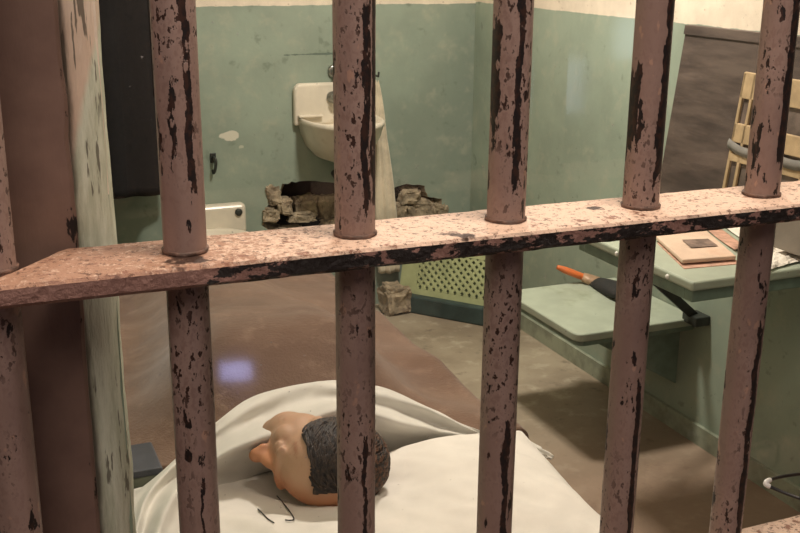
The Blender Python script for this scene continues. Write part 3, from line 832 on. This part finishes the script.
grid(bm, rows); o = link('blanket', bm, M_blanket, None, True); subsurf(o, 1); o.modifiers.new('s', 'SOLIDIFY').thickness = .008
tag(o, 'brown wool blanket covering the sleeping figure on the cot', 'blanket')

# pillow
PC = Vector((.585, .665, MZ + .005)); bm = bmesh.new()
HX, HY, HT = .40, .335, .050
def pill(sgn):
    rows = []
    for i in range(49):
        r = []
        for j in range(49):
            u, v = i / 24 - 1, j / 24 - 1
            k = max(0, (1 - abs(u) ** 3.2)) ** .5 * max(0, (1 - abs(v) ** 3.2)) ** .5
            pinch = 1 - .06 * (1 - abs(u)) * abs(v) ** 4 - .06 * (1 - abs(v)) * abs(u) ** 4
            x, y = u * HX * pinch, v * HY * pinch
            z = HT + sgn * HT * k
            if sgn > 0:
                wx, wy = PC.x + x, PC.y + y
                z += (.008 * nz(wx * 9, wy * 14, 3) + .006 * nz(wx * 26 + wy * 22, wy * 7 - wx * 5, 5) + .003 * nz(wx * 40 - wy * 30, wy * 9, 2)) * k * 1.6
                z -= .050 * math.exp(-(((wx - .52) / .15) ** 2 + ((wy - .88) / .13) ** 2))
                z += .012 * math.exp(-(((wx - .80) / .12) ** 2 + ((wy - .75) / .2) ** 2))
                z = max(z, HT)
            r.append((x, y, z))
        rows.append(r)
    return grid(bm, rows)
pill(1); pill(-1); bmesh.ops.remove_doubles(bm, verts=bm.verts[:], dist=1e-4)
o = link('pillow', bm, M_pillow, None, True, PC); o.rotation_euler.z = -.06; subsurf(o, 1)
tag(o, 'plump white pillow under the dark-haired head at the bed front', 'pillow')

# dark threads lying on the pillow
from mathutils.bvhtree import BVHTree
_t = BVHTree.FromPolygons([Matrix.Translation(PC) @ Matrix.Rotation(-.06, 4, 'Z') @ v.co for v in o.data.vertices], [tuple(p.vertices) for p in o.data.polygons])
def on_pillow(px, py):
    d = (F + RT * ((px - 400) / FPX) - UP * ((py - 266.5) / FPX)).normalized()
    h = _t.ray_cast(CAM, d)
    return (h[0] if h[0] is not None else at(px, py, 'z', .46)) + Vector((0, 0, .0022))
for k, (pl_, lb) in enumerate([([(277, 497), (284, 505), (290, 513), (294, 520), (290, 521.5), (285, 521)], 'dark thread bent in a sharp hook on the pillow front'),
                               ([(258, 510), (263, 515), (268, 520), (274, 524)], 'short straight dark thread on the pillow left of the hooked thread')]):
    P = [on_pillow(*q) for q in pl_]; c = P[0]
    bm = bmesh.new(); tube(bm, [p - c for p in spline(P, 5)], .0011, 6)
    tag(link('loose_thread', bm, M_bris, None, True, c), lb, 'thread', 'dark threads on the pillow')

# folded-over sheet arching round the head
def row(l): return [at(x, y, 'y', Y) for x, y, Y in l]
crest = row([(128, 560, .70), (134, 520, .80), (146, 490, .88), (178, 456, .96), (214, 424, 1.03), (252, 396, 1.09), (292, 385, 1.13), (330, 381.5, 1.15), (370, 386, 1.15), (402, 394, 1.13), (435, 409, 1.10), (475, 429, 1.06), (520, 446, 1.0), (553, 468, .92)])
lip = row([(150, 565, .66), (160, 530, .74), (172, 500, .82), (196, 474, .90), (222, 453, .92), (258, 439, .93), (292, 430, .94), (318, 415, .955), (352, 409, .97), (392, 420, .99), (432, 430, 1.02), (472, 438, 1.02), (512, 452, .97), (545, 472, .90)])
inner = row([(168, 570, .68), (182, 545, .76), (200, 522, .85), (222, 500, .93), (245, 483, .97), (272, 472, .99), (300, 466, 1.0), (325, 462, 1.01), (355, 460, 1.02), (392, 458, 1.04), (430, 454, 1.06), (468, 453, 1.04), (505, 460, .99), (540, 477, .91)])
mid = [a.lerp(b, .62) + Vector((0, .034, -.016)) for a, b in zip(crest, lip)]
for k_ in range(1, 11): lip[k_] += (CAM - lip[k_]).normalized() * .022
under = [a.lerp(b, .35) + Vector((0, .010, -.012)) for a, b in zip(lip, inner)]
front = [a.lerp(b, .45) + Vector((0, -.006, .006)) for a, b in zip(crest, mid)]
outer = []; outer2 = []
for i, p in enumerate(crest):
    q = p + Vector((0, .12, 0)); zb = blanket_z(min(max(q.x, .12), 1.0), max(q.y, 1.16)) + .020
    if i >= 9: q = p + Vector((0, .05, 0)); zb = p.z - .035
    if i < 3: q = p + Vector((-.03, .06, 0)); zb = p.z - .04
    outer2.append(Vector((max(q.x, .112), q.y, zb if 2 < i < 9 else min(zb, p.z))))
    o_ = p.lerp(Vector((q.x, q.y, min(zb, p.z))), .5)
    o_.z = max(o_.z, blanket_z(min(max(o_.x, .12), 1.0), max(o_.y, 1.16)) + .026) if o_.y > 1.14 and 2 < i < 9 else o_.z
    outer.append(o_)
R6 = [inner, under, lip, mid, front, crest, outer, outer2]
for r in R6:
    for p in r: p.x = max(p.x, .112); p.z = max(p.z, MZ + .01)
ctrl = [spline(r, 7) for r in R6]
colsn = len(ctrl[0]); rows = []
for j in range(colsn):
    rows.append(spline([ctrl[k][j] for k in range(8)], 4))
for j, r in enumerate(rows):
    for i, p in enumerate(r):
        u, v = j / colsn, i / len(r)
        k = .0045 * nz(u * 16, v * 7, 3) + .003 * nz(u * 34, v * 10, 8) + .004 * math.sin(v * 26 + 5 * nz(u * 5, 2))
        p += Vector((0, -k, k))
bm = bmesh.new(); grid(bm, rows); o = link('bed_sheet', bm, M_sheet, None, True); o.modifiers.new('s', 'SOLIDIFY').thickness = .005; subsurf(o, 1)
tag(o, 'crumpled off-white sheet folded back in an arch round the head', 'sheet')

# sleeping figure
hd_loc = at(322, 456, 'y', .86)
R3 = Matrix(((0, 1, 0), (0, 0, -1), (-1, 0, 0)))
R3 = Matrix.Rotation(math.radians(-4), 3, 'Z') @ Matrix.Rotation(math.radians(8), 3, 'X') @ R3
bm = bmesh.new(); Q = Matrix.Rotation
for c, r, rot in [
    ((0, .012, .03), (.075, .097, .082), None), ((0, -.028, -.03), (.058, .064, .082), None), ((0, -.044, -.078), (.047, .047, .042), None),
    ((0, -.079, .020), (.048, .015, .013), None), ((0, -.093, -.010), (.0115, .017, .030), Q(math.radians(-18), 3, 'X')), ((0, -.112, -.031), (.0145, .016, .0135), None),
    ((.012, -.100, -.035), (.009, .011, .008), None), ((-.012, -.100, -.035), (.009, .011, .008), None),
    ((.027, -.058, -.026), (.028, .027, .030), None), ((-.027, -.058, -.026), (.028, .027, .030), None),
    ((.031, -.080, .001), (.015, .010, .0085), None), ((-.031, -.080, .001), (.015, .010, .0085), None),
    ((0, -.085, -.061), (.022, .010, .0065), None), ((0, -.084, -.073), (.019, .010, .007), None), ((0, -.070, -.096), (.026, .021, .023), None),
    ((-.059, -.004, -.016), (.008, .013, .026), Q(.3, 3, 'X')), ((-.064, .0, -.002), (.005, .010, .014), None),
    ((.077, .012, -.006), (.006, .018, .032), Q(.25, 3, 'X')),
    ((.036, .024, -.09), (.034, .044, .065), None), ((.085, .02, -.19), (.030, .10, .06), None)]:
    ell(bm, c, r, rot, 24, 16)
pr = link('person', bm, M_skin, None, True, hd_loc)
pr.rotation_mode = 'QUATERNION'; pr.rotation_quaternion = R3.to_quaternion()
m = pr.modifiers.new('remesh', 'REMESH'); m.mode = 'VOXEL'; m.voxel_size = .0035; m.use_smooth_shade = True
m = pr.modifiers.new('smooth', 'SMOOTH'); m.factor = .5; m.iterations = 14
tag(pr, 'sleeping figure with dark hair and ruddy painted face turned left on the white pillow', 'person')
# hair
bm = bmesh.new(); rows = []
cc = Vector((0, .012, .03)); rr = Vector((.079, .101, .086))
def hairp(a, b, lift=0):
    d = Vector((math.cos(b) * math.sin(a), math.cos(b) * math.cos(a), math.sin(b)))   # a from back (+y)
    k = 1 + .015 * nz(d.x * 5, d.y * 5, d.z * 5) + .015 * nz(d.x * 14, d.y * 14, d.z * 14) + lift
    return cc + Vector((d.x * rr.x, d.y * rr.y, d.z * rr.z)) * k
def has_hair(p):
    if p.x > .000 + .9 * max(0, p.y - .0) + .012 * nz(p.y * 30, p.z * 30): return False
    if p.y < -.047 + max(0, .02 - p.z) * .8 - .2 * min(0, p.x + .02) * 0 + .014 * nz(p.x * 25, p.z * 25, 4): return False
    if p.z < -.055 + .01 * nz(p.x * 30, p.y * 30, 7): return False
    return True
N1, N2 = 90, 60
vsd = {}
for i in range(N1):
    for j in range(N2 + 1):
        p = hairp(2 * PI * i / N1, -PI / 2 + PI * j / N2); vsd[i, j] = p
vm = {}
def gv(i, j):
    if (i, j) not in vm: vm[i, j] = bm.verts.new(vsd[i, j])
    return vm[i, j]
for i in range(N1):
    for j in range(1, N2 - 1):
        ks = [(i, j), ((i + 1) % N1, j), ((i + 1) % N1, j + 1), (i, j + 1)]
        if all(has_hair(vsd[k]) for k in ks): bm.faces.new([gv(*k) for k in ks])
# loose locks laid over the scalp
for q in range(1700):
    a = random.uniform(-PI, PI); b = random.uniform(-.6, 1.4)
    p = hairp(a, b)
    if not has_hair(p): continue
    pts = []; a2, b2 = a, b
    dl = random.uniform(.06, .12); da = random.uniform(-.02, .05)
    for k in range(7):
        l = .004 + .016 * math.sin(k / 6 * PI) * random.uniform(.3, 1.2)
        pts.append(hairp(a2, b2, l)); b2 -= dl * .8; a2 += da + .03 * (1 if a < 0 else -1)
    if any(not has_hair(q_ + (q_ - cc) * 0) for q_ in pts) or pts[-1].x > .06: continue
    tube(bm, pts, [.0005, .0009, .0012, .0013, .0011, .0008, .0003], 5)
ho = link('hair', bm, M_hair, pr, True)
ho.modifiers.new('s', 'SOLIDIFY').thickness = .003; ho['label'] = 'short dark brown hair'

# dark box on the left of the bed
c = at(148, 462, 'z', .48)
nb_ = thing('dark_box', 'low dark blue box at the left edge of the bed by the pillow', 'box', (.175, 1.09, MZ + .02), .0)
bm = bmesh.new(); box(bm, (-.05, -.06, 0), (.095, .05, .05)); bevel_mod(link('body', bm, simple('dull_green_card', (.20, .21, .16), .7), nb_), .004)
bm = bmesh.new(); box(bm, (-.054, -.064, .05), (.099, .054, .065)); bevel_mod(link('lid', bm, M_navy, nb_), .004)

# ---------------------------------------------------------------- light
def area(name, loc, target, size, power, color, sy=None):
    l = bpy.data.lights.new(name, 'AREA'); l.energy = power; l.color = color; l.size = size
    if sy: l.shape = 'RECTANGLE'; l.size_y = sy
    o = bpy.data.objects.new(name, l); COL.objects.link(o); o.location = loc
    o.rotation_euler = (Vector(target) - Vector(loc)).to_track_quat('-Z', 'Y').to_euler(); return o
area('cell_ceiling_lamp', (1.25, 1.80, 2.2), (1.25, 1.7, 0), .20, 38, (1, .90, .78))
area('corridor_lamp', (.55, -.28, 2.9), (.5, .1, 1.0), .4, 37, (1, .83, .68))
area('corridor_fill', (-.35, -1.15, 2.55), (.35, 0, 1.35), 1.0, 17, (1, .83, .73))
w = bpy.data.worlds.new('world'); S.world = w; w.use_nodes = True
w.node_tree.nodes['Background'].inputs[0].default_value = (.95, .80, .68, 1); w.node_tree.nodes['Background'].inputs[1].default_value = .06
def glint(px, py, dist, size, power, color, sy=None):
    """an unseen light added in the corridor so its reflection shows in the pane"""
    p = at(px, py, 'y', .085); d = (p - CAM).normalized(); d.y = -d.y
    return area('pane_glint_light', p + d * dist, p, size, power, color, sy)
glint(236, 371, 2.6, .10, .35, (.45, .5, 1), .06)
glint(153, 300, 2.6, .06, .12, (.8, .45, 1), .10)
glint(560, 85, 5, .26, .8, (.7, .82, 1), .30)
glint(628, 38, 5, .14, .45, (.65, .85, 1), .22)
glint(600, 400, 3.2, .05, .12, (.45, .6, 1), .5)
S.view_settings.view_transform = 'Standard'
S.view_settings.look = 'None'
